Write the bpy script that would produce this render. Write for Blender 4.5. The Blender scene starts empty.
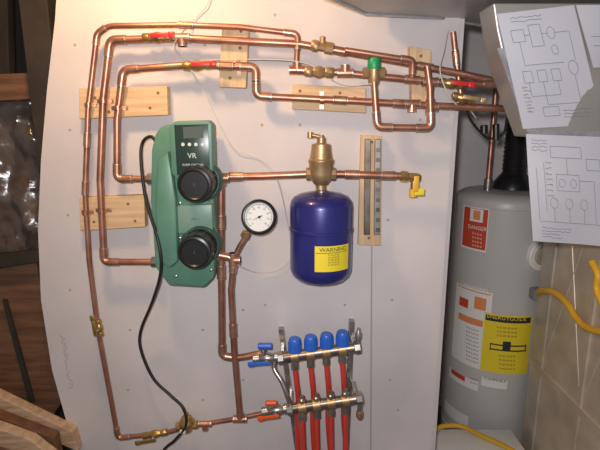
import bpy, bmesh, math, random
from mathutils import Vector, Matrix, noise
random.seed(4)
sc = bpy.context.scene
try:
    sc.view_settings.view_transform = 'Standard'
except Exception: pass

# ---------------- camera ----------------
F = 465.0; PITCH = math.radians(12); CAM = Vector((0, -1.55, 1.65))
cd = bpy.data.cameras.new('camera'); co = bpy.data.objects.new('camera', cd)
sc.collection.objects.link(co); sc.camera = co
cd.sensor_width = 36; cd.lens = 36*F/600; cd.clip_start = 0.02
co.location = CAM; co.rotation_euler = (math.radians(90)-PITCH, 0, 0)
cp, sp = math.cos(PITCH), math.sin(PITCH)
# survey helpers: measured photo point -> true 3D position on a given real plane
def ray(px, py):
    s = (px-300)/F; t = (225-py)/F
    return Vector((s, cp+t*sp, -sp+t*cp))
def P(px, py, off=0.0):
    d = ray(px, py); k = (-off-CAM.y)/d.y
    return CAM + d*k
def PX(px, py, X):
    d = ray(px, py); return CAM + d*(X/d.x)
def PZ(px, py, z):
    d = ray(px, py); return CAM + d*((z-CAM.z)/d.z)
def hitcyl(px, py, cx, cy, r):
    d = ray(px, py); ox = CAM.x-cx; oy = CAM.y-cy
    a = d.x**2+d.y**2; b = 2*(ox*d.x+oy*d.y); c = ox*ox+oy*oy-r*r
    q = max(b*b-4*a*c, 0); k = (-b-math.sqrt(q))/(2*a); p = CAM+d*k
    return math.atan2(p.x-cx, -(p.y-cy)), p.z

# ---------------- materials ----------------
def mat(name, col, rough=.5, metal=0, col2=None, nscale=8, bump=0, bscale=60, stretch=None, spec=.5, alpha=None, clear=0):
    m = bpy.data.materials.new(name); m.use_nodes = True
    nt = m.node_tree; b = nt.nodes['Principled BSDF']
    b.inputs['Base Color'].default_value = (*col, 1)
    b.inputs['Roughness'].default_value = rough
    b.inputs['Metallic'].default_value = metal
    b.inputs['Specular IOR Level'].default_value = spec
    if clear: b.inputs['Coat Weight'].default_value = clear
    tc = nt.nodes.new('ShaderNodeTexCoord'); mp = nt.nodes.new('ShaderNodeMapping')
    nt.links.new(tc.outputs['Object'], mp.inputs[0])
    if stretch: mp.inputs['Scale'].default_value = stretch
    if col2:
        n = nt.nodes.new('ShaderNodeTexNoise'); n.inputs['Scale'].default_value = nscale; n.inputs['Detail'].default_value = 5
        r = nt.nodes.new('ShaderNodeValToRGB')
        r.color_ramp.elements[0].position = .35; r.color_ramp.elements[1].position = .65
        r.color_ramp.elements[0].color = (*col, 1); r.color_ramp.elements[1].color = (*col2, 1)
        nt.links.new(mp.outputs[0], n.inputs['Vector']); nt.links.new(n.outputs['Fac'], r.inputs[0])
        nt.links.new(r.outputs[0], b.inputs['Base Color'])
    if bump:
        n2 = nt.nodes.new('ShaderNodeTexNoise'); n2.inputs['Scale'].default_value = bscale; n2.inputs['Detail'].default_value = 4
        bp = nt.nodes.new('ShaderNodeBump'); bp.inputs['Strength'].default_value = bump; bp.inputs['Distance'].default_value = .01
        nt.links.new(mp.outputs[0], n2.inputs['Vector']); nt.links.new(n2.outputs['Fac'], bp.inputs['Height'])
        nt.links.new(bp.outputs[0], b.inputs['Normal'])
    if alpha is not None: b.inputs['Alpha'].default_value = alpha
    return m
M = {}
M['drywall'] = mat('drywall', (.56,.515,.51), .85, 0, (.66,.61,.60), 2.4, .1, 25)
M['screw'] = mat('screw_dimple', (.38,.35,.33), .7)
M['pencil'] = mat('pencil', (.3,.28,.3), .8)
M['copper'] = mat('copper', (.55,.27,.18), .37, .75, (.37,.16,.11), 14)
M['copper_f'] = mat('copper_fitting', (.66,.36,.25), .34, .8, (.44,.21,.14), 30)
M['solder'] = mat('solder', (.6,.55,.5), .35, .9)
M['brass'] = mat('brass', (.62,.42,.17), .35, .85, (.45,.28,.1), 25)
M['bronze'] = mat('bronze', (.52,.36,.2), .42, .7, (.38,.24,.12), 25)
M['steel'] = mat('nickel_steel', (.50,.48,.45), .32, .85, (.3,.28,.26), 20)
M['darksteel'] = mat('dark_steel', (.16,.13,.11), .35, .8, (.28,.24,.2), 15)
M['wood'] = mat('pine_wood', (.58,.38,.20), .7, 0, (.70,.50,.30), 6, .1, 40, (1,6,14))
M['woodv'] = mat('pine_wood_upright', (.55,.37,.20), .7, 0, (.68,.49,.30), 6, .1, 40, (14,6,1))
M['knot'] = mat('wood_knot', (.25,.12,.05), .8)
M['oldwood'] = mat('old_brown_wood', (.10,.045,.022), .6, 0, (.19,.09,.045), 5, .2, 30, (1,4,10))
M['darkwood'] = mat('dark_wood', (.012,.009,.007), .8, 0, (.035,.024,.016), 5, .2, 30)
M['palewood'] = mat('pale_lumber', (.42,.26,.15), .7, 0, (.60,.44,.3), 6, .1, 40, (2,4,14))
M['green'] = mat('pump_green', (.09,.215,.15), .42, 0, (.115,.255,.18), 9)
M['dkgreen'] = mat('pump_dark_green', (.045,.10,.075), .4)
M['panel'] = mat('control_panel_face', (.022,.045,.036), .3)
M['grygreen'] = mat('plate_grey_green', (.18,.29,.23), .4)
M['black'] = mat('black_plastic', (.012,.012,.013), .35)
M['rubber'] = mat('black_cable_rubber', (.015,.014,.014), .5)
M['screen'] = mat('lcd_screen', (.10,.12,.11), .15)
M['white'] = mat('white_plastic', (.8,.8,.78), .4)
M['ltgrey'] = mat('print_light_grey', (.6,.64,.6), .5)
M['blue'] = mat('tank_blue', (.018,.02,.15), .33, .2, (.024,.026,.19), 5, clear=.4)
M['kblue'] = mat('knob_blue', (.03,.14,.62), .35)
M['yellow'] = mat('label_yellow', (.85,.66,.03), .5)
M['gasyellow'] = mat('gas_line_yellow', (.72,.42,.03), .45)
M['red'] = mat('valve_red', (.6,.02,.02), .4)
M['orange'] = mat('handle_red_orange', (.75,.10,.02), .4)
M['pex'] = mat('pex_red', (.60,.05,.035), .3)
M['mgreen'] = mat('mixing_cap_green', (.01,.28,.1), .4)
M['ink'] = mat('ink', (.03,.03,.04), .8)
M['ink2'] = mat('schematic_ink', (.25,.25,.30), .8)
M['paper'] = mat('paper', (.64,.63,.68), .8, 0, (.58,.57,.61), 3)
M['heater'] = mat('heater_enamel', (.52,.50,.48), .38, 0, (.58,.56,.535), 2)
M['heater2'] = mat('heater_trim', (.25,.24,.23), .4)
M['lblred'] = mat('label_red', (.6,.07,.03), .5)
M['lblorange'] = mat('label_orange', (.8,.28,.1), .5)
M['lblwhite'] = mat('label_white', (.85,.83,.79), .5)
M['galv'] = mat('galvanized', (.52,.45,.36), .45, .35, (.66,.58,.48), 9, .1, 12)
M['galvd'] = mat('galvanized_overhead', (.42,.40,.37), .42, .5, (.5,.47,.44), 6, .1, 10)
M['foil'] = mat('foil_tape', (.62,.62,.65), .35, .6, (.45,.45,.48), 20, .5, 30)
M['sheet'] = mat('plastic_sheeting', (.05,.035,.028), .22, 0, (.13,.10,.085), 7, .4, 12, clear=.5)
M['concrete'] = mat('concrete', (.14,.12,.11), .9, 0, (.2,.18,.16), 5, .3, 30)
M['ceil'] = mat('ceiling_wood', (.16,.1,.06), .8, 0, (.24,.15,.09), 4)
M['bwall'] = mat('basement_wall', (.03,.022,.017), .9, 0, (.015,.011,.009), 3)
M['glass'] = mat('face_white', (.8,.8,.76), .2)
M['wirew'] = mat('wire_white', (.6,.56,.5), .5)

# ---------------- mesh parts ----------------
def frame(a):
    a = Vector(a).normalized()
    h = Vector((0,0,1)) if abs(a.z) < .9 else Vector((1,0,0))
    u = a.cross(h).normalized(); v = a.cross(u).normalized()
    return a, u, v
def lathe(o, axis, prof, seg=32):
    a, u, v = frame(axis); V = []; Fc = []; o = Vector(o)
    for t, r in prof:
        for i in range(seg):
            an = 2*math.pi*i/seg
            V.append(o+a*t+(u*math.cos(an)+v*math.sin(an))*max(r, 1e-5))
    n = len(prof)
    for j in range(n-1):
        for i in range(seg):
            k = (i+1) % seg
            Fc.append((j*seg+i, j*seg+k, (j+1)*seg+k, (j+1)*seg+i))
    if prof[0][1] > 1e-4: Fc.append(tuple(range(seg)))
    if prof[-1][1] > 1e-4: Fc.append(tuple(range((n-1)*seg, n*seg)))
    return V, Fc
def cyl(p0, p1, r, r2=None, seg=20):
    p0 = Vector(p0); p1 = Vector(p1); L = (p1-p0).length
    return lathe(p0, p1-p0, [(0, r), (L, r if r2 is None else r2)], seg)
def ccyl(p0, p1, r, ch=.002, seg=20):
    p0 = Vector(p0); p1 = Vector(p1); L = (p1-p0).length
    return lathe(p0, p1-p0, [(0, r-ch), (ch, r), (L-ch, r), (L, r-ch)], seg)
def bev(vf, w, seg=2):
    V, Fc = vf; bm = bmesh.new(); vs = [bm.verts.new(v) for v in V]
    for f in Fc:
        try: bm.faces.new([vs[i] for i in f])
        except ValueError: pass
    bmesh.ops.recalc_face_normals(bm, faces=bm.faces)
    bmesh.ops.bevel(bm, geom=list(bm.edges), offset=w, segments=seg, affect='EDGES', profile=.5, clamp_overlap=True)
    bm.verts.index_update()
    V2 = [v.co.copy() for v in bm.verts]; F2 = [tuple(v.index for v in f.verts) for f in bm.faces]
    bm.free(); return V2, F2
def box(c, s, M3=None, b=0):
    c = Vector(c); V = []
    for x in (-.5, .5):
        for y in (-.5, .5):
            for z in (-.5, .5):
                p = Vector((x*s[0], y*s[1], z*s[2]))
                V.append(c+(M3 @ p if M3 else p))
    Fc = [(0,1,3,2),(4,6,7,5),(0,4,5,1),(2,3,7,6),(0,2,6,4),(1,5,7,3)]
    return bev((V, Fc), b) if b else (V, Fc)
def extr(pts, vec, b=0):
    n = len(pts); V = [Vector(p) for p in pts]+[Vector(p)+Vector(vec) for p in pts]
    Fc = [tuple(range(n)), tuple(range(2*n-1, n-1, -1))]
    for i in range(n):
        k = (i+1) % n; Fc.append((i, k, n+k, n+i))
    return bev((V, Fc), b) if b else (V, Fc)
def prism(px, o0, o1, b=0):
    return extr([P(x, y, o1) for x, y in px], (0, o1-o0, 0), b)
def fillet(pts, rad, n=7):
    out = [pts[0]]
    for i in range(1, len(pts)-1):
        a, b, c = pts[i-1], pts[i], pts[i+1]
        d1 = (a-b); d2 = (c-b); r = min(rad, d1.length*.45, d2.length*.45)
        if d1.angle(d2) > math.radians(172): out.append(b); continue
        p0 = b+d1.normalized()*r; p1 = b+d2.normalized()*r
        for j in range(n+1):
            t = j/n; out.append(p0*(1-t)**2+b*2*t*(1-t)+p1*t*t)
    out.append(pts[-1]); return out
def catmull(pts, n=8):
    Q = [pts[0]*2-pts[1]]+pts+[pts[-1]*2-pts[-2]]; out = []
    for i in range(1, len(Q)-2):
        p0, p1, p2, p3 = Q[i-1:i+3]
        for j in range(n):
            t = j/n
            out.append(.5*((2*p1)+(p2-p0)*t+(2*p0-5*p1+4*p2-p3)*t*t+(3*p1-p0-3*p2+p3)*t**3))
    out.append(pts[-1]); return out
def sweep(path, r, seg=14, rf=None):
    V = []; Fc = []; n = len(path)
    T = []
    for i in range(n):
        a = path[max(i-1, 0)]; b = path[min(i+1, n-1)]; T.append((b-a).normalized())
    _, u, _ = frame(T[0])
    for i in range(n):
        u = (u-T[i]*u.dot(T[i])).normalized(); v = T[i].cross(u)
        rr = r if rf is None else rf(i, n)
        for k in range(seg):
            an = 2*math.pi*k/seg; V.append(path[i]+(u*math.cos(an)+v*math.sin(an))*rr)
    for j in range(n-1):
        for i in range(seg):
            k = (i+1) % seg; Fc.append((j*seg+i, j*seg+k, (j+1)*seg+k, (j+1)*seg+i))
    Fc.append(tuple(range(seg))); Fc.append(tuple(range((n-1)*seg, n*seg)))
    return V, Fc
def textmesh(s, size=1.0, align='CENTER'):
    cu = bpy.data.curves.new('t', 'FONT'); cu.body = s; cu.size = size; cu.align_x = align; cu.align_y = 'CENTER'; cu.resolution_u = 2
    o = bpy.data.objects.new('t', cu); sc.collection.objects.link(o)
    dg = bpy.context.evaluated_depsgraph_get(); dg.update()
    me = bpy.data.meshes.new_from_object(o.evaluated_get(dg))
    V = [v.co.copy() for v in me.vertices]; Fc = [tuple(p.vertices) for p in me.polygons]
    bpy.data.objects.remove(o); bpy.data.curves.remove(cu); bpy.data.meshes.remove(me)
    return V, Fc
def textat(s, size, o, u, v):
    V, Fc = textmesh(s, size); o = Vector(o)
    return [o+u*p.x+v*p.y for p in V], Fc
UX = Vector((1,0,0)); UZ = Vector((0,0,1)); N = Vector((0,-1,0))

class G:
    def __init__(s, name): s.name = name; s.V = []; s.F = []; s.mi = []; s.m = []
    def add(s, vf, m):
        V, Fc = vf
        if m not in s.m: s.m.append(m)
        k = s.m.index(m); b = len(s.V); s.V += [Vector(v) for v in V]
        for f in Fc: s.F.append(tuple(i+b for i in f)); s.mi.append(k)
        return s
    def done(s, smooth=True):
        mn = Vector([min(v[i] for v in s.V) for i in range(3)]); mx = Vector([max(v[i] for v in s.V) for i in range(3)])
        c = (mn+mx)/2
        me = bpy.data.meshes.new(s.name); me.from_pydata([v-c for v in s.V], [], s.F)
        for m in s.m: me.materials.append(M[m])
        me.polygons.foreach_set('material_index', s.mi)
        bm = bmesh.new(); bm.from_mesh(me); bmesh.ops.recalc_face_normals(bm, faces=bm.faces); bm.to_mesh(me); bm.free()
        if smooth:
            me.shade_smooth(); me.set_sharp_from_angle(angle=math.radians(38))
        o = bpy.data.objects.new(s.name, me); o.location = c; sc.collection.objects.link(o); return o

def pts3(px, off):
    return [P(p[0], p[1], p[2] if len(p) > 2 else off) for p in px]
def pipe(px, r=.011, off=.055, rad=.03, couplers=(), name='copper_pipe', m='copper', tees=()):
    g = G(name); p = pts3(px, off); path = fillet(p, rad); g.add(sweep(path, r), m)
    for i in range(1, len(p)-1):
        d1 = (p[i-1]-p[i]); d2 = (p[i+1]-p[i])
        if math.degrees(d1.angle(d2)) < 140:
            rr = min(rad, d1.length*.45, d2.length*.45)
            e = min(.016, d1.length*.5-rr*.5, d2.length*.5-rr*.5)
            a = p[i]+d1.normalized()*(rr+e); b = p[i]+d2.normalized()*(rr+e)
            g.add(sweep(fillet([a, p[i], b], rr), r*1.22), 'copper_f')
            for q, d in ((a, d1), (b, d2)):
                g.add(cyl(q, q+d.normalized()*.003, r*1.26), 'solder')
    for (x, y) in couplers:
        q = P(x, y, off)
        best = min(range(len(p)-1), key=lambda k: ((q-p[k]).length+(q-p[k+1]).length-(p[k+1]-p[k]).length))
        d = (p[best+1]-p[best]).normalized(); q = p[best]+d*(q-p[best]).dot(d)
        g.add(ccyl(q-d*.02, q+d*.02, r*1.25), 'copper_f')
        g.add(cyl(q-d*.0225, q-d*.02, r*1.3), 'solder'); g.add(cyl(q+d*.02, q+d*.0225, r*1.3), 'solder')
    for t in tees: addtee(g, *t)
    return g.done()
def addtee(g, x, y, r=.011, off=.055, dirs=((1,0),(0,-1)), L=.024):
    c = P(x, y, off); i = 0
    for dx, dz in dirs:
        d = Vector((dx, 0, dz)).normalized()
        a = c-d*L if i == 0 else c; b = c+d*L
        g.add(ccyl(a, b, r*1.25), 'copper_f'); g.add(cyl(b-d*.003, b, r*1.32), 'solder')
        if i == 0: g.add(cyl(a, a+d*.003, r*1.32), 'solder')
        i += 1
def valve(x0, y0, x1, y1, off=.055, r=.015, hm='red', hx=None, name='ball_valve', body='brass'):
    g = G(name); a = P(x0, y0, off); b = P(x1, y1, off); d = (b-a); L = d.length; d.normalize(); c = (a+b)/2
    g.add(lathe(a, d, [(0, r*.9), (L*.02, r), (L*.22, r), (L*.25, r*.8), (L*.35, r*1.0), (L*.5, r*1.2), (L*.65, r*1.0), (L*.75, r*.8), (L*.78, r), (L*.98, r), (L, r*.9)], 16), body)
    g.add(cyl(c, c+N*.032, .006), body)
    g.add(ccyl(c+N*.028, c+N*.034, .009), 'steel')
    M3 = Matrix((d, Vector((0,1,0)), d.cross(Vector((0,1,0))))).transposed()
    sgn = 1 if hx is None else hx
    g.add(box(c+N*.036+d*sgn*.018, (.062, .005, .013), M3, .002), hm)
    g.add(box(c+N*.036+d*sgn*.052, (.02, .007, .017), M3, .003), hm)
    return g.done()

# ---------------- room shell ----------------
wl = [(60,-60),(55,20),(47,90),(41,160),(38,230),(41,300),(52,370),(66,420),(76,450)]
g = G('wall_back')
edge = [P(x, y, 0) for x, y in wl]
RX = .50
e2 = edge+[Vector((edge[-1].x+.02, 0, 0)), Vector((RX, 0, 0)), Vector((RX, 0, 2.4)), Vector((edge[0].x, 0, 2.4))]
g.add(extr(e2, (0, .016, 0)), 'drywall')
for x, y in [(205,45),(203,122),(262,125),(70,130),(68,215),(70,290),(300,125),(345,305),(243,310),(243,380),(130,210),(130,330),(128,390),(388,220),(392,300),(390,380),(75,45),(340,225),(265,305),(203,330),(203,400),(420,120),(275,15),(398,410)]:
    p = P(x, y, 0); g.add(lathe(p, N, [(0, .005), (.0006, .004), (.0006, 0)], 10), 'screw')
g.add(prism([(371,246),(372.5,246),(371.5,450),(370,450)], 0, .0008), 'screw')
g.done(False)
g = G('pencil_note')
for k in range(9):
    y = 335+k*6
    pp = [P(63+random.uniform(-1,1)+k*.9, y+j*1.3, .0015)+Vector((random.uniform(-.01,.01),0,0)) for j in range(5)]
    g.add(sweep(pp, .0007, 5), 'pencil')
g.done()
g = G('wall_right'); g.add(box((RX+.01, .5, 1.2), (.016, .97, 2.4)), 'drywall'); g.done(False)
g = G('wall_alcove'); g.add(box((1.45, .98, 1.2), (1.9, .02, 2.4)), 'drywall'); g.done(False)
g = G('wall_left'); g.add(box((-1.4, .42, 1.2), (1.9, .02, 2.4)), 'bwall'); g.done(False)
g = G('floor'); g.add(box((0, -.6, -.01), (4.7, 3.3, .02)), 'concrete'); g.done(False)
g = G('ceiling'); g.add(box((0, -.6, 2.41), (4.7, 3.3, .02)), 'ceil'); g.done(False)

# ---------------- left side dark bay ----------------
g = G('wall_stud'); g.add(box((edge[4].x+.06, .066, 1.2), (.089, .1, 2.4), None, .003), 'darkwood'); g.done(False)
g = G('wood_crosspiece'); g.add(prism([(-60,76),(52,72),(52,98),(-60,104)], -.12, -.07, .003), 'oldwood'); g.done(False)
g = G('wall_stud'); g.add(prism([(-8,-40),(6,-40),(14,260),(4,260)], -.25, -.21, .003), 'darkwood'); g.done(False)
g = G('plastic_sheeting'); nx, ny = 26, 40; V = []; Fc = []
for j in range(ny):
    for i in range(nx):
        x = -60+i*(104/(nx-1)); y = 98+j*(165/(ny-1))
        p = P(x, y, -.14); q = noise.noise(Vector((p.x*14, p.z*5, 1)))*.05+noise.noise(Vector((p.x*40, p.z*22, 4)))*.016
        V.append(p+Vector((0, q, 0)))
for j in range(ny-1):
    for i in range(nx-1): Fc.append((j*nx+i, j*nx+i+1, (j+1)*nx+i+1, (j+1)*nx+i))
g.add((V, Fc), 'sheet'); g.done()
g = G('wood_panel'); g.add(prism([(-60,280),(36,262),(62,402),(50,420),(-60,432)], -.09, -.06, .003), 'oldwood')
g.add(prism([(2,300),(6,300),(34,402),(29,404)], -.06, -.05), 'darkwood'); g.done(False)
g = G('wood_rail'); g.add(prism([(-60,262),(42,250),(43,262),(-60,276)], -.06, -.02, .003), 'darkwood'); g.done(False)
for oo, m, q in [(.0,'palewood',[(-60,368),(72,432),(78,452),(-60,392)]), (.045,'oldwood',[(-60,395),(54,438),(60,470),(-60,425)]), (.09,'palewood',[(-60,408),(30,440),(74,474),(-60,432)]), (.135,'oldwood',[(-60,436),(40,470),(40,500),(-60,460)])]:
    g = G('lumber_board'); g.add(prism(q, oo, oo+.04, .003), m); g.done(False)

# ---------------- wood backing blocks ----------------
def block(px, o1=.04, m='wood', knots=(), name='wood_block'):
    g = G(name); g.add(prism(px, 0.0005, o1, .002), m)
    for x, y in knots: g.add(lathe(P(x, y, o1), N, [(0, .005), (.0006, .004), (.0006, 0)], 12), 'knot')
    g.done(False)
block([(79,88),(167,86),(168,115),(79,119)], .038, knots=[(95,98),(150,108),(158,93),(109,112)])
block([(79,198),(144,195),(145,227),(80,231)], .038, knots=[(94,222),(128,204),(135,221)])
block([(222,24),(249,24),(246,88),(219,87)], .038, 'woodv', knots=[(240,48),(230,78),(241,31)])
block([(292,84),(366,88),(366,113),(292,109)], .038, knots=[(300,91),(355,98),(340,93)])
block([(410,46),(431,50),(433,104),(412,101)], .036, 'woodv', knots=[(421,56)])
block([(361,135),(382,136),(381,246),(358,245)], .02, 'woodv', knots=[(372,142),(369,238)])
g = G('metal_channel')
g.add(prism([(365,139),(371,139),(370,235),(364,235)], .02, .034, .002), 'darksteel')
g.add(prism([(375,139),(381,139),(380,235),(374,235)], .02, .034, .002), 'steel')
for y in range(148, 232, 10): g.add(prism([(376,y),(380,y),(380,y+4),(376,y+4)], .034, .0345), 'darksteel')
g.done(False)
# pipe clamps on the blocks
O = .055
def clamp(x, y, r, d):
    g = G('pipe_clamp'); c = P(x, y, O); d = Vector(d); s = d.cross(N).normalized()
    arc = [c+s*(r*1.25)*math.cos(a)+N*(r*1.25)*math.sin(a) for a in [math.pi*k/10 for k in range(11)]]
    V = []; Fc = []
    full = [Vector((c.x,-.0395,c.z))+s*(r*2.4), Vector((c.x,-.0395,c.z))+s*(r*1.25)]+arc+[Vector((c.x,-.0395,c.z))-s*(r*1.25), Vector((c.x,-.0395,c.z))-s*(r*2.4)]
    for p in full: V += [p-d*.006, p+d*.006]
    for i in range(len(full)-1): Fc.append((2*i, 2*i+1, 2*i+3, 2*i+2))
    g.add((V, Fc), 'copper_f')
    for k in (0, len(full)-1): g.add(lathe(full[k]-s*(r*.5)*(1 if k == 0 else -1), N, [(0,.004),(.002,.003),(.002,0)], 8), 'steel')
    g.done()
for x,y,r,d in [(88.5,105,.0085,(0,0,1)),(103.3,101,.011,(0,0,1)),(117.8,108,.011,(0,0,1)),(85.5,213,.0085,(0,0,1)),(101.7,211,.011,(0,0,1)),(238,66,.011,(1,0,0)),(322,100,.011,(1,0,0))]:
    clamp(x,y,r,d)

# ---------------- copper piping ----------------
pipe([(296,70),(298,34),(240,27),(180,25),(108,26),(97,34),(88,110),(85,190),(89,260),(98,330),(118,438),(165,433),(186,427),(240,418),(292,407)], .0085, O, .025, couplers=[(186,25),(88,140),(86,188)], tees=[(205,424,.0085,.06)])
pipe([(300,44),(240,41),(180,38),(110,40),(103,100),(100,180),(104,262),(158,262)], .011, O, .03, tees=[(182,38,.011,O)])
pipe([(516,109),(440,106),(372,102),(256,96),(256,67),(190,65),(123,70),(117,120),(117,179),(160,179)], .011, O, .03, couplers=[(226,66),(340,100),(400,104)], tees=[(430,107,.011,.062,((0,1),(1,0))),(412,104,.011,.055)])
pipe([(300,44),(345,52),(400,62),(452,72),(500,82)], .0105, O, .02, couplers=[(340,51),(425,67)])
pipe([(296,70),(345,73),(374,76),(415,80),(455,84),(512,84)], .0105, .06, .02, couplers=[(305,71),(412,80),(490,84)], tees=[(430,82,.0105,.062),(297,70,.0105,.057,((1,0),(0,1))),(345,73,.011,.06,((1,0),(0,1)))])
pipe([(374,82),(377,127),(431,128),(430,88),(427,66)], .0105, .07, .028)
pipe([(412,82,.06),(413,60,.075),(396,58,.075),(345,50,.075)], .009, .075, .02)
pipe([(208,177),(262,176),(310,174),(340,174),(405,176)], .0115, .08, .02, couplers=[(236,177),(352,174),(388,175)], tees=[(221,178,.0115,.08)])
pipe([(221,180),(221,250),(222,356),(238,358),(262,353)], .0115, .08, .03, couplers=[(221,222),(222,272)])
pipe([(214,254),(234,258),(231,290),(234,350),(240,418)], .0105, .09, .03, couplers=[(233,330)], tees=[(233,260,.0115,.09,((0,1),(1,0))),(240,419,.0105,.07,((1,0),(0,1)))])
pipe([(453,32),(456,60),(462,104)], .0085, .05, .02, couplers=[(455,58)])
g = G('brass_union'); a = P(311,45,O); b = P(334,49,O); d = (b-a).normalized(); L = (b-a).length
g.add(lathe(a, d, [(0,.013),(.005,.017),(L*.3,.017),(L*.32,.013),(L*.6,.013),(L*.62,.018),(L*.95,.018),(L,.013)], 8), 'bronze')
g.add(ccyl((a+b)/2, (a+b)/2+UZ*.03, .009), 'bronze'); g.done()
g = G('check_valve'); a = P(304,71,.06); b = P(334,73,.06); d = (b-a).normalized(); L = (b-a).length
g.add(lathe(a, d, [(0,.013),(.004,.016),(L*.25,.016),(L*.3,.013),(L*.5,.019),(L*.7,.013),(L*.75,.016),(L*.96,.016),(L,.013)], 8), 'bronze'); g.done()
g = G('mixing_valve'); c = P(374,73,.062)
g.add(lathe(c-UX*.035, UX, [(0,.013),(.003,.017),(.018,.017),(.02,.013),(.05,.013),(.052,.017),(.067,.017),(.07,.013)], 8), 'bronze')
g.add(lathe(c+UZ*-.035, UZ, [(0,.014),(.004,.017),(.02,.018),(.025,.02),(.045,.02)], 20), 'bronze')
g.add(lathe(c+UZ*.01, UZ, [(0,.019),(.006,.021),(.026,.0205),(.032,.018),(.046,.016),(.048,.0)], 20), 'mgreen')
g.done()
valve(143,38,172,37,O,.014,'red',1); valve(183,66,212,65,O,.014,'red',1); valve(440,82,462,85,.06,.014,'red',1)
valve(452,96,474,100,.07,.013,'bronze',1)
valve(98,320,101,336,O,.010,'brass',-1)
g = G('drain_valve'); a = P(400,176,.08); b = P(420,178,.08); d = (b-a).normalized(); L = (b-a).length
g.add(lathe(a, d, [(0,.013),(.003,.017),(L*.35,.017),(L*.4,.013),(L*.8,.015),(L,.012)], 8), 'brass')
c = P(414,178,.08)
g.add(cyl(c, c-UZ*.035, .010), 'brass'); g.add(cyl(c-UZ*.035, c-UZ*.06, .013), 'gasyellow')
g.add(cyl(c, c+N*.03, .006), 'brass'); g.add(box(c+N*.033-UZ*.015, (.016,.005,.05), None, .002), 'gasyellow'); g.add(box(c+N*.03+UX*.012-UZ*.04, (.03,.006,.022), None, .002), 'yellow')
g.done()

# ---------------- air separator + expansion tank ----------------
g = G('air_separator'); c = P(321,174,.08)
g.add(lathe(c-UX*.048, UX, [(0,.014),(.002,.02),(.02,.02),(.024,.016),(.072,.016),(.076,.02),(.094,.02),(.096,.014)], 8), 'bronze')
g.add(lathe(c-UZ*.05, UZ, [(0,.012),(.002,.017),(.015,.017),(.018,.022),(.035,.034),(.05,.038),(.082,.038),(.088,.041),(.094,.041),(.098,.036),(.11,.034),(.12,.032),(.142,.030),(.148,.012),(.155,.012)], 28), 'bronze')
g.add(lathe(c+UZ*.095, UZ, [(0,.01),(.002,.014),(.018,.014),(.02,.009),(.026,.008)], 12), 'bronze')
g.add(cyl(c+UZ*.115, c+UZ*.122-UX*.035, .006), 'bronze'); g.add(cyl(c+UZ*.112-UX*.035, c+UZ*.13-UX*.035, .009), 'bronze')
g.add(cyl(c-UZ*.045, c-UZ*.07, .010), 'steel')
g.done()
g = G('expansion_tank'); top = c-UZ*.055; R = .101
zb = P(322,291,.18).z; H = (top.z-zb)
o = Vector((c.x+.002, c.y, zb))
g.add(lathe(o, UZ, [(0,0),(.001,.035),(.005,.062),(.013,.082),(.026,.095),(.04,.1),(.05,R),(H*.58,R),(H*.585,R+.0025),(H*.61,R+.0025),(H*.615,R),(H-.045,R),(H-.03,.097),(H-.017,.087),(H-.008,.068),(H-.003,.042),(H,.02),(H,0)], 56), 'blue')
g.add(lathe(o+UZ*(H-.006), UZ, [(0,.022),(.008,.022),(.01,.014),(.03,.014)], 16), 'steel')
g.add(cyl(o-UZ*.012, o+UZ*.008, .018), 'blue')
def cpatch(cx, cy, r, a0, a1, z0, z1, n=16):
    V = []; Fc = []
    for i in range(n+1):
        a = a0+(a1-a0)*i/n
        for zz in (z0, z1): V.append(Vector((cx+r*math.sin(a), cy-r*math.cos(a), zz)))
    for i in range(n): Fc.append((2*i, 2*i+2, 2*i+3, 2*i+1))
    return V, Fc
def ctext(s, size, cx, cy, r, ang, zc):
    V, Fc = textmesh(s, size); return [Vector((cx+r*math.sin(ang+p.x/r), cy-r*math.cos(ang+p.x/r), zc+p.y)) for p in V], Fc
a0, z1 = hitcyl(315,246,o.x,o.y,R); a1, z0 = hitcyl(347,268,o.x,o.y,R)
g.add(cpatch(o.x,o.y,R+.0035,a0,a1,z0,z1), 'yellow'); am = (a0+a1)/2
g.add(ctext('WARNING',.019,o.x,o.y,R+.0043,am,z1-.012),'ink')
g.add(cpatch(o.x,o.y,R+.004,a0+.03,a1-.03,z1-.0225,z1-.021), 'ink')
for k in range(5): g.add(ctext('iiiil iil iilii lii' if k%2 else 'lii iilii iil liill',.0085,o.x,o.y,R+.0043,am,z1-.028-k*.0078),'ink')
g.done()

# ---------------- green pump station ----------------
g = G('pump_station')
g.add(prism([(155,133),(163,125),(211,123),(213,180),(216,240),(214,278),(204,288),(168,286),(155,268),(150,200),(151,150)], .03, .12, .010), 'green')
g.add(prism([(157,160),(168,150),(176,200),(178,262),(168,270),(158,262),(154,210)], .115, .15, .012), 'green')
g.add(prism([(169,126),(175,121),(209,120),(212,124),(213,176),(209,181),(176,180),(171,172)], .11, .16, .006), 'green')
g.add(prism([(174,125),(208,124),(210,174),(177,175)], .16, .162, .0008), 'panel')
g.add(prism([(183,127),(203,126.5),(203.5,138),(183.5,138.5)], .162, .1632), 'screen')
for k in range(4):
    g.add(lathe(P(183+k*6.5,144.5,.162), N, [(0,.0055),(.002,.005),(.002,0)], 12), 'ltgrey')
g.add(textat('VR', .022, P(192,156,.1626), UX, UZ), 'ltgrey')
g.add(textat('PUMP STATION', .009, P(193,165,.1626), UX, UZ), 'ltgrey')
g.add(textat('ECO MIX', .008, P(193,170,.1626), UX, UZ), 'ltgrey')
g.add(prism([(176,206),(212,204),(213,232),(178,234)], .11, .135, .005), 'grygreen')
g.add(textat('CIRC 1', .008, P(195,219,.1356), UX, UZ), 'ink')
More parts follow.
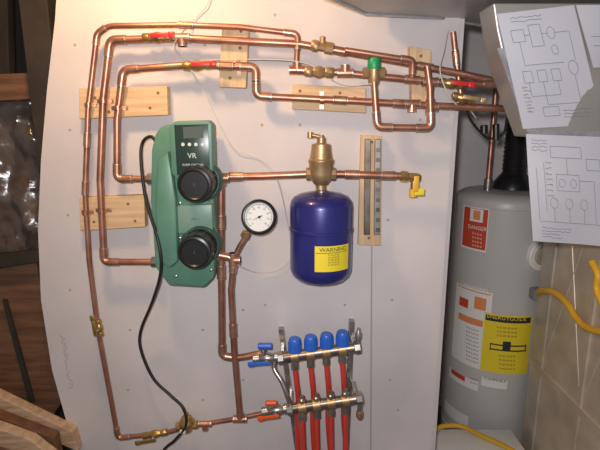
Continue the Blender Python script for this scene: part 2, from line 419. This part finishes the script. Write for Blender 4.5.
for (x, y) in [(194,185),(194,253)]:
    f = P(x, y, .235); b = Vector((f.x, -.115, f.z))
    g.add(lathe(b, N, [(0,.064),(.016,.064),(.02,.06),(.03,.056)], 40), 'dkgreen')
    g.add(lathe(b, N, [(.02,.05),(.03,.0535),(.04,.0535),(.043,.05),(.06,.05),(.062,.0515),(.11,.0515),(.118,.048),(.12,.042),(.116,.038),(.116,0)], 40), 'black')
    for k in range(16):
        an = k*math.pi/8; dd = Vector((math.cos(an),0,math.sin(an)))
        g.add(cyl(b+dd*.051+N*.045, b+dd*.051+N*.105, .0022, seg=6), 'black')
    g.add(textat('II', .012, b+N*.1165, UX, UZ), 'screen')
for (x,y) in [(180,203),(210,200),(180,238),(211,270),(176,276)]:
    g.add(lathe(P(x,y,.121), N, [(0,.005),(.004,.005),(.005,.003),(.005,0)], 8), 'steel')
for x,y in [(151,179),(155,262)]:
    a = P(x,y,.055); g.add(lathe(a-UX*.012, UX, [(0,.013),(.002,.019),(.022,.019),(.024,.015)], 8), 'steel')
for x,y in [(219,178),(219,255)]:
    a = P(x,y,.08); g.add(lathe(a-UX*.014, UX, [(0,.013),(.002,.02),(.022,.02),(.024,.015)], 8), 'bronze')
g.done()
g = G('electrical_cable')
pp = [P(*q) for q in [(160,150,.11),(152,137,.10),(143,142,.07),(141,160,.075),(146,200,.1),(158,240,.15),(161,270,.15),(153,300,.09),(141,330,.06),(141,350,.06),(153,378,.06),(170,395,.07),(183,408,.09),(186,425,.09),(175,440,.08),(163,452,.06),(158,480,.05)]]
pp += [Vector((pp[-1].x,-.06,.3)), Vector((pp[-1].x-.03,-.08,.012))]
g.add(sweep(catmull(pp), .0052, 10), 'rubber'); g.done()
g = G('sensor_wire')
pp = [P(*q) for q in [(210,-10,.01),(207,5,.01),(192,22,.012),(174,45,.075),(186,62,.03),(203,90,.01),(220,125,.01),(236,150,.01),(262,160,.01),(277,180,.06),(286,215,.02),(291,255,.01),(278,270,.01),(255,272,.02),(232,262,.1)]]
g.add(sweep(catmull(pp), .0018, 6), 'wirew'); g.done()
g = G('sensor_wire')
pp = [P(*q) for q in [(185,62,.02),(215,60,.06),(300,62,.07),(340,84,.05),(372,84,.08)]]
g.add(sweep(catmull(pp), .0014, 6), 'wirew'); g.done()
g = G('sensor_wire')
pp = [P(*q) for q in [(448,30,.03),(444,50,.06),(440,70,.08),(447,92,.08),(458,106,.06),(468,108,.03),(476,118,0)]]
g.add(sweep(catmull(pp), .002, 6), 'wirew'); g.done()

# ---------------- gauge ----------------
g = G('pressure_gauge'); c = P(259,217,.14); ax = Vector((.28,-1,.16)).normalized()
R = .051
uu = UX-ax*UX.dot(ax); uu.normalize(); vv = uu.cross(ax)
if vv.z < 0: vv = -vv
g.add(lathe(c-ax*.03, ax, [(0,.03),(.004,.04),(.02,.046),(.026,R+.004),(.033,R+.004),(.036,R),(.036,R-.005),(.03,R-.007),(.03,R-.008)], 48), 'black')
g.add(lathe(c+ax*.0008, ax, [(0,R-.006),(.0005,R-.006),(.0006,0)], 48), 'glass')
fo = c+ax*.002
for k in range(41):
    an = math.radians(225-k*270/40); d = uu*math.cos(an)+vv*math.sin(an); t = d.cross(ax)
    L = .008 if k%5 == 0 else .004; w = .0007
    a = fo+d*(R-.009); b = fo+d*(R-.009-L)
    g.add(([a-t*w,a+t*w,b+t*w,b-t*w],[(0,1,2,3)]), 'ink')
for k in range(0, 9):
    an = math.radians(225-k*270/8); d = uu*math.cos(an)+vv*math.sin(an)
    g.add(textat(str(k*10), .0075, fo+d*(R-.022), uu, vv), 'ink')
an = math.radians(205); d = uu*math.cos(an)+vv*math.sin(an); t = d.cross(ax); f2 = fo+ax*.001
g.add(([f2-t*.0016-d*.01, f2+t*.0016-d*.01, f2+d*.032],[(0,1,2)]), 'ink')
g.add(lathe(f2, ax, [(0,.004),(.002,.003),(.002,0)], 16), 'ink')
g.add(sweep(fillet([c-ax*.03, P(250,230,.09), P(240,246,.09), P(234,258,.09)], .02), .009), 'copper_f')
g.add(lathe(P(247,232,.095), (P(240,246,.09)-P(247,232,.095)), [(0,.012),(.002,.015),(.02,.015),(.022,.012)], 8), 'bronze')
g.done()

# ---------------- fill valve bottom-left ----------------
g = G('pressure_reducing_valve'); c = P(187,426,.065)
g.add(lathe(c-UX*.04+UZ*-.002, UX+UZ*.1, [(0,.011),(.002,.015),(.018,.015),(.02,.012),(.06,.012),(.062,.015),(.078,.015),(.08,.011)], 8), 'brass')
g.add(lathe(c-UZ*.024, UZ, [(0,.01),(.005,.016),(.02,.02),(.034,.026),(.038,.029),(.042,.029),(.05,.023),(.062,.017),(.066,.008),(.078,.007)], 24), 'brass')
g.add(box(c+N*.024+UX*-.01-UZ*.006, (.02,.003,.016), None, .001), 'white'); g.done()
valve(143,436,167,432,O,.013,'brass',-1)

# ---------------- manifold ----------------
def manifold(x0,y0,x1,y1,off,r,capx,capm):
    g = G('radiant_manifold'); a = P(x0,y0,off); b = P(x1,y1,off); d = (b-a).normalized(); L = (b-a).length
    g.add(ccyl(a, b, r), 'darksteel')
    g.add(lathe(a-d*.004, d, [(0,r*.9),(.002,r*1.25),(.02,r*1.25),(.022,r)], 8), 'steel')
    g.add(lathe(b-d*.014, d, [(0,r),(.002,r*1.25),(.02,r*1.25),(.024,r*.8)], 8), 'steel')
    for i, t in enumerate(capx):
        c = a+d*L*t
        g.add(ccyl(c-UZ*.03, c+UZ*.02, .0125), 'steel')
        g.add(lathe(c-d*.014, d, [(0,r),(.001,r*1.12),(.027,r*1.12),(.028,r)], 16), 'bronze')
        if capm == 'kblue':
            g.add(lathe(c+UZ*.014, UZ, [(0,.017),(.002,.0215),(.034,.0215),(.042,.021),(.05,.019),(.052,.017),(.053,.0)], 20), 'kblue')
            for k in range(12):
                an = k*math.pi/6; q = c+Vector((math.cos(an),math.sin(an),0))*.0212
                g.add(cyl(q+UZ*.018, q+UZ*.05, .0018, seg=6), 'kblue')
        else:
            g.add(lathe(c+UZ*.012, UZ, [(0,.011),(.004,.013),(.016,.013),(.02,.008),(.03,.007)], 8), 'steel')
        g.add(lathe(c-UZ*.05, UZ, [(0,.011),(.003,.0145),(.02,.0145),(.023,.011)], 6), 'steel')
    return g, a, b, d, L
caps = [.2,.4,.6,.8]
g, a, b, d, L = manifold(279,358,358,347,.09,.019,caps,'kblue'); U = [a+d*L*t for t in caps]
g.add(lathe(b+UZ*.03, UZ, [(0,.006),(.002,.011),(.022,.011),(.03,.006),(.04,.005)], 14), 'steel'); g.add(cyl(b, b+UZ*.034, .008), 'steel')
g.done()
g, a2, b2, d2, L2 = manifold(288,409,360,398,.12,.018,caps,'x'); W = [a2+d2*L2*t for t in caps]
g.add(cyl(b2, b2-UZ*.05, .008), 'steel'); g.add(lathe(b2-UZ*.05, -UZ, [(0,.008),(.002,.012),(.02,.012),(.03,.007)], 12), 'bronze')
g.done()
g = G('pex_tubing')
for i, c in enumerate(U):
    p = [c-UZ*.04, c-UZ*.1+UX*.006, Vector((c.x+.012, -.075, c.z-.18)), Vector((c.x+.008+i*.002, -.06, c.z-.3)), Vector((c.x+.02+.008*i, -.05, c.z-.6)), Vector((c.x+.02+.01*i, -.05, .01))]
    g.add(sweep(catmull(p), .0092, 12), 'pex')
for i, c in enumerate(W):
    p = [c-UZ*.04, c-UZ*.08, Vector((c.x+.004, -.11, c.z-.2)), Vector((c.x+.008, -.10, c.z-.5)), Vector((c.x+.008, -.1, .01))]
    g.add(sweep(catmull(p), .0092, 12), 'pex')
g.done()
g = G('manifold_bracket')
for (x0,y0,x1,y1) in [(281,330,300,470),(352,322,346,470)]:
    pa = P(x0,y0,.03); pb = P(x1,y1,.03)
    g.add(extr([pa-UX*.009, pa+UX*.009, pb+UX*.009, pb-UX*.009], (0,.029,0)), 'steel')
for q in (a+d*.01, b-d*.012, a2+d2*.01, b2-d2*.012):
    g.add(box((q.x, (q.y-.026)/2, q.z), (.014, abs(q.y+.026), .02), None, .002), 'steel')
g.done(False)
g = G('braided_hose')
p = [P(*q) for q in [(277,358,.09),(274,368,.1),(282,382,.12),(287,395,.13),(291,406,.12)]]
path = catmull(p, 12); g.add(sweep(path, .008, 12, rf=lambda i,n: .0078+.0012*(i%2)), 'steel')
p = [P(*q) for q in [(300,414,.12),(301,430,.11),(305,455,.11),(307,480,.11)]]
path = catmull(p, 12); g.add(sweep(path, .007, 12, rf=lambda i,n: .0068+.001*(i%2)), 'steel')
g.done()
valve(253,359,281,357,.09,.017,'kblue',-1,body='steel'); valve(262,412,290,408,.12,.017,'orange',-1,body='steel')
g = G('flow_knob'); c = P(265,346,.1); g.add(lathe(c-UX*.024, UX, [(0,.008),(.003,.011),(.045,.011),(.048,.008)], 12), 'kblue'); g.add(cyl(c,c-UZ*.03,.005),'steel'); g.done()
g = G('flow_knob'); c = P(271,403,.13); g.add(lathe(c-UX*.02, UX, [(0,.006),(.003,.009),(.037,.009),(.04,.006)], 12), 'orange'); g.done()

# ---------------- water heater ----------------
hy = .65; hr = .23
tp = P(508,190,-hy); hx = tp.x; hz = 1.35
g = G('water_heater')
g.add(lathe((hx,hy,.03), UZ, [(0,hr-.01),(.01,hr),(.10,hr),(.102,hr-.004),(.108,hr-.004),(.11,hr),(hz-.09,hr),(hz-.088,hr+.004),(hz-.06,hr+.004),(hz-.045,hr-.005),(hz-.03,hr-.03),(hz-.025,hr-.05),(hz-.02,0)], 72), 'heater')
for k in range(4):
    an = k*math.pi/2+.78; g.add(cyl((hx+.18*math.cos(an),hy+.18*math.sin(an),0),(hx+.18*math.cos(an),hy+.18*math.sin(an),.035),.02), 'heater2')
def hp(px0,py0,px1,py1,m,e=.001):
    a0,z1 = hitcyl(px0,py0,hx,hy,hr); a1,_ = hitcyl(px1,py0,hx,hy,hr); am,z0 = hitcyl((px0+px1)/2,py1,hx,hy,hr)
    g.add(cpatch(hx,hy,hr+e,a0,a1,z0,z1), m); return a0,a1,z0,z1
def ht(s,size,px,py,m='ink',e=.002):
    am,zc = hitcyl(px,py,hx,hy,hr); g.add(ctext(s,size,hx,hy,hr+e,am,zc), m)
hp(464,204,490,251,'lblwhite'); hp(465,206,489,249,'lblred',.0015); hp(471,208,484,222,'lblwhite',.002); hp(474,210,481,220,'lblorange',.0025)
ht('DANGER',.024,477,228,'lblwhite',.0025)
for k in range(4): ht('lii iil lii iil',.014,477,234+k*4,'lblwhite',.0025)
hp(457,282,494,368,'lblwhite'); hp(458,284,492,292,'lblorange',.0015); ht('WARNING',.026,475,288,'lblwhite',.003)
hp(460,296,469,307,'lblred',.0015); hp(475,296,487,310,'lblorange',.0015); hp(459,312,484,324,'lblorange',.0015)
for k in range(9): ht('iil liii il iilii lil',.013,472,329+k*4)
hp(485,312,533,374,'yellow',.002); hp(486,314,531,323,'ink',.0025); ht('ENERGYGUIDE',.026,507,318.5,'yellow',.004)
for k in range(3): ht('iil lii lill iilii lil iili',.014,507,328+k*4,'ink',.003)
hp(490,344,526,345,'ink',.0028); hp(490,349,526,350,'ink',.0028); hp(503,341,511,351,'ink',.003)
hp(490,344,491,350,'ink',.0028); hp(525,344,526,350,'ink',.0028)
for k in range(4): ht('lii iilii lil iili iil',.014,507,356+k*4.2,'ink',.003)
hp(450,366,480,386,'lblwhite',.0022); hp(452,368,466,378,'lblred',.0026); hp(482,376,508,388,'lblwhite',.0022); ht('FLAMMABLE',.018,495,380,'ink',.003)
for k in range(2): ht('lii iilii lil',.012,474,380+k*4-1,'ink',.003)
hp(445,398,470,422,'lblwhite',.001)
an, zz = hitcyl(540,255,hx,hy,hr); dn = Vector((math.sin(an),-math.cos(an),0)); q = Vector((hx,hy,zz))+dn*(hr-.006)
g.add(lathe(q, dn, [(0,.07),(.02,.07),(.024,.066),(.024,.052),(.018,.05),(.018,0)], 36), 'lblwhite')
g.add(lathe(q+dn*.018, dn, [(0,.042),(.012,.04),(.014,.03),(.014,0)], 30), 'galv')
an, zz = hitcyl(533,292,hx,hy,hr); dn = Vector((math.sin(an),-math.cos(an),0)); gq = Vector((hx,hy,zz))+dn*(hr-.01)
g.add(box(gq+dn*.03,(.05,.06,.05),None,.006),'heater2')
g.add(cyl((hx-.11,hy-.03,hz-.01), (hx-.11,hy-.03,hz+.06), .018), 'steel'); g.add(cyl((hx+.14,hy-.03,hz-.01), (hx+.14,hy-.03,hz+.06), .018), 'steel')
g.done()
g = G('flue_pipe'); fz = hz+.012
path = [Vector((hx+.02,hy,fz+.01*k)) for k in range(0,75)]
g.add(sweep(path,.05,28,rf=lambda i,n:.05+.004*(i%2)),'black'); g.add(lathe((hx+.02,hy,fz),UZ,[(0,.09),(.03,.085),(.07,.055)],28),'black'); g.done()
g = G('heater_supply_pipe')
g.add(sweep(fillet([Vector((hx-.11,hy-.03,hz+.06)), Vector((hx-.11,hy-.03,1.86)), Vector((hx-.11,.1,1.86)), P(478,95,.055)+Vector((.2,0,.0))],.05),.012),'copper')
g.done()
g = G('pipe_hanger'); 
g.add(sweep(catmull([P(*q) for q in [(465,106,.05),(472,122,.02),(488,138,0),(503,134,0),(507,118,.02)]]),.004,8),'rubber')
g.add(ccyl(P(484,125,0), P(484,134,0), .012),'black'); g.add(ccyl(P(496,124,0), P(496,140,0), .011),'black'); g.done()

# ---------------- ducts ----------------
g = G('galvanized_duct')
dx = 1.04
g.add(box((dx+.25, .04, .80), (.5, .68, 1.6), None, .004), 'galv')
for y in (-.28,.0,.28): g.add(box((dx-.003, y, .8),(.008,.022,1.6),None,.002),'galv')
g.add(box((dx-.004, .04, .62),(.01,.68,.03),None,.003),'galv')
for (y0,y1) in ((.02,.26),(-.26,-.02)):
    for za,zb_ in ((.7,1.5),(1.5,.7)):
        g.add(sweep([Vector((dx,y0,za)),Vector((dx,y1,zb_))],.0025,6),'galv')
g.done(False)
g = G('overhead_duct')
bq = [PZ(x,y,1.98) for x,y in [(322,-6),(366,14),(440,18),(505,30),(640,35),(640,-120),(322,-120)]]
g.add(extr(bq,(0,0,.35)),'galvd')
es = [PZ(x,y,1.978) for x,y in [(322,-6),(366,14),(440,18),(505,30)]]
g.add(sweep(es,.005,8),'foil')
g.done(False)
g = G('foil_faced_duct')
g.add(prism([(493,3),(497,30),(506,70),(530,137),(700,143),(700,3)], .14, .24, .004), 'galvd')
g.add(prism([(497,48),(504,48),(536,130),(700,134),(700,143),(530,139)], .24, .242), 'foil')
g.done(False)

def sheetpaper(name, px, off, segs, curl=.006, nn=12):
    g = G(name); c = [P(x,y,off) for x,y in px]; V=[];Fc=[]
    def pt(u,v,e=0):
        p = (c[0]*(1-u)+c[1]*u)*(1-v)+(c[3]*(1-u)+c[2]*u)*v
        return p+N*(curl*math.sin(u*3.3+v*2)*v+e)
    for j in range(nn+1):
        for i in range(nn+1): V.append(pt(i/nn,j/nn))
    for j in range(nn):
        for i in range(nn): Fc.append((j*(nn+1)+i,j*(nn+1)+i+1,(j+1)*(nn+1)+i+1,(j+1)*(nn+1)+i))
    g.add((V,Fc),'paper')
    for pts in segs:
        pp = []
        for a,b in zip(pts[:-1],pts[1:]):
            for k in range(6): pp.append(pt(a[0]+(b[0]-a[0])*k/6,a[1]+(b[1]-a[1])*k/6,.0012))
        pp.append(pt(*pts[-1],.0012)); g.add(sweep(pp,.0007,4),'ink2')
    return g.done()
def circ(u,v,r,n=12): return [(u+r*math.cos(2*math.pi*k/n), v+r*math.sin(2*math.pi*k/n)) for k in range(n+1)]
def rect(u0,v0,u1,v1): return [(u0,v0),(u1,v0),(u1,v1),(u0,v1),(u0,v0)]
def scrib(u,v,w,n=10): return [(u+w*k/n, v+random.uniform(-.008,.008)) for k in range(n+1)]
S1 = [rect(.12,.15,.28,.25),rect(.35,.12,.5,.3),circ(.62,.2,.05),circ(.62,.34,.04),[(.28,.2),(.35,.2)],[(.5,.2),(.57,.2)],[(.2,.25),(.2,.45),(.7,.45)],rect(.15,.5,.26,.6),rect(.33,.5,.44,.6),rect(.51,.5,.62,.6),[(.2,.6),(.2,.72),(.57,.72),(.57,.6)],[(.38,.6),(.38,.8),(.8,.8)],circ(.8,.5,.06),[(.8,.56),(.8,.8)],[(.66,.2),(.85,.2),(.85,.44)],rect(.3,.82,.5,.9)]
S1 += [scrib(.1,.64+.03*k,random.uniform(.05,.09)) for k in range(8)]+[scrib(.55,.86+.03*k,random.uniform(.2,.35)) for k in range(3)]+[scrib(.15,.05+.03*k,.4) for k in range(2)]
sheetpaper('schematic_paper', [(497,14),(574,5),(604,124),(522,129)], .244, S1)
S2 = [[(.1,.5),(.4,.5)],[(.1,.65),(.5,.65)],[(.3,.3),(.3,.8)],rect(.4,.55,.6,.75)]
sheetpaper('schematic_paper', [(576,5),(640,5),(650,66),(592,68)], .250, S2)
S3 = [rect(.3,.1,.7,.2),[(.5,.2),(.5,.35)],rect(.35,.35,.65,.5),circ(.42,.43,.04),circ(.57,.43,.04),[(.1,.3),(.1,.8),(.9,.8)],[(.2,.25),(.2,.7)],circ(.3,.62,.05),circ(.5,.62,.05),circ(.7,.62,.05),[(.3,.67),(.3,.8)],[(.5,.67),(.5,.8)],[(.7,.67),(.7,.8)],[(.65,.4),(.85,.4),(.85,.8)],rect(.76,.2,.94,.3)]
S3 += [scrib(.12,.86+.03*k,random.uniform(.2,.6)) for k in range(4)]+[scrib(.06,.05+.03*k,.2) for k in range(4)]+[scrib(.22,.25+.05*k,.08) for k in range(7)]
sheetpaper('schematic_paper', [(526,134),(602,137),(612,248),(531,240)], .245, S3, .012)

# ---------------- gas line, bin ----------------
g = G('gas_line')
pp = [gq+dn*.06, P(550,291,-.32), P(564,292,-.22), P(574,303,-.12), P(586,318,-.05), P(602,328,.02), P(640,335,.15)]
for i in range(1,len(pp)):
    if pp[i].x > dx-.025: pp[i].x = dx-.025
path = catmull(pp, 10); g.add(sweep(path,.012,14,rf=lambda i,n:.0118+.0008*(i%2)),'gasyellow')
g.add(lathe(pp[0]-UX*.01,UX,[(0,.015),(.003,.02),(.03,.02),(.033,.015)],6),'brass'); g.done()
g = G('gas_line')
p = [PX(592,262,.99),PX(598,275,.99),PX(597,290,.99),PX(606,310,.99)]
g.add(sweep(catmull(p,8),.012,12),'gasyellow'); g.done()
g = G('storage_bin')
g.add(box((.77,.22,.125),(.40,.28,.25),None,.02),'white'); g.add(box((.77,.22,.258),(.43,.31,.022),None,.009),'white')
g.add(box((.77,.22,.272),(.34,.22,.008),None,.003),'lblwhite')
g.done()
g = G('yellow_hose')
zt = .288
p = [PZ(x,y,zt) for x,y in [(425,436),(440,427),(460,426),(482,436),(500,444),(515,452)]]
g.add(sweep(catmull(p),.011,12),'gasyellow'); g.done()

# ---------------- lighting ----------------
def area(name, loc, tgt, e, size, col):
    l = bpy.data.lights.new(name,'AREA'); l.energy=e; l.size=size; l.color=col; l.shape='DISK'
    o = bpy.data.objects.new(name,l); sc.collection.objects.link(o); o.location=loc
    o.rotation_euler = (Vector(tgt)-Vector(loc)).to_track_quat('-Z','Y').to_euler()
area('camera_flash',(-.05,-1.57,1.71),(.1,0,1.42),17,.05,(1,.98,1))
l = bpy.data.lights.new('ceiling_bulb','POINT'); l.energy=24; l.color=(1,.66,.34); l.shadow_soft_size=.06
o_ = bpy.data.objects.new('ceiling_bulb',l); sc.collection.objects.link(o_); o_.location=(-.5,-.5,2.3)
w = bpy.data.worlds.new('World'); sc.world=w; w.use_nodes=True
w.node_tree.nodes['Background'].inputs[0].default_value=(.9,.85,.82,1); w.node_tree.nodes['Background'].inputs[1].default_value=.22
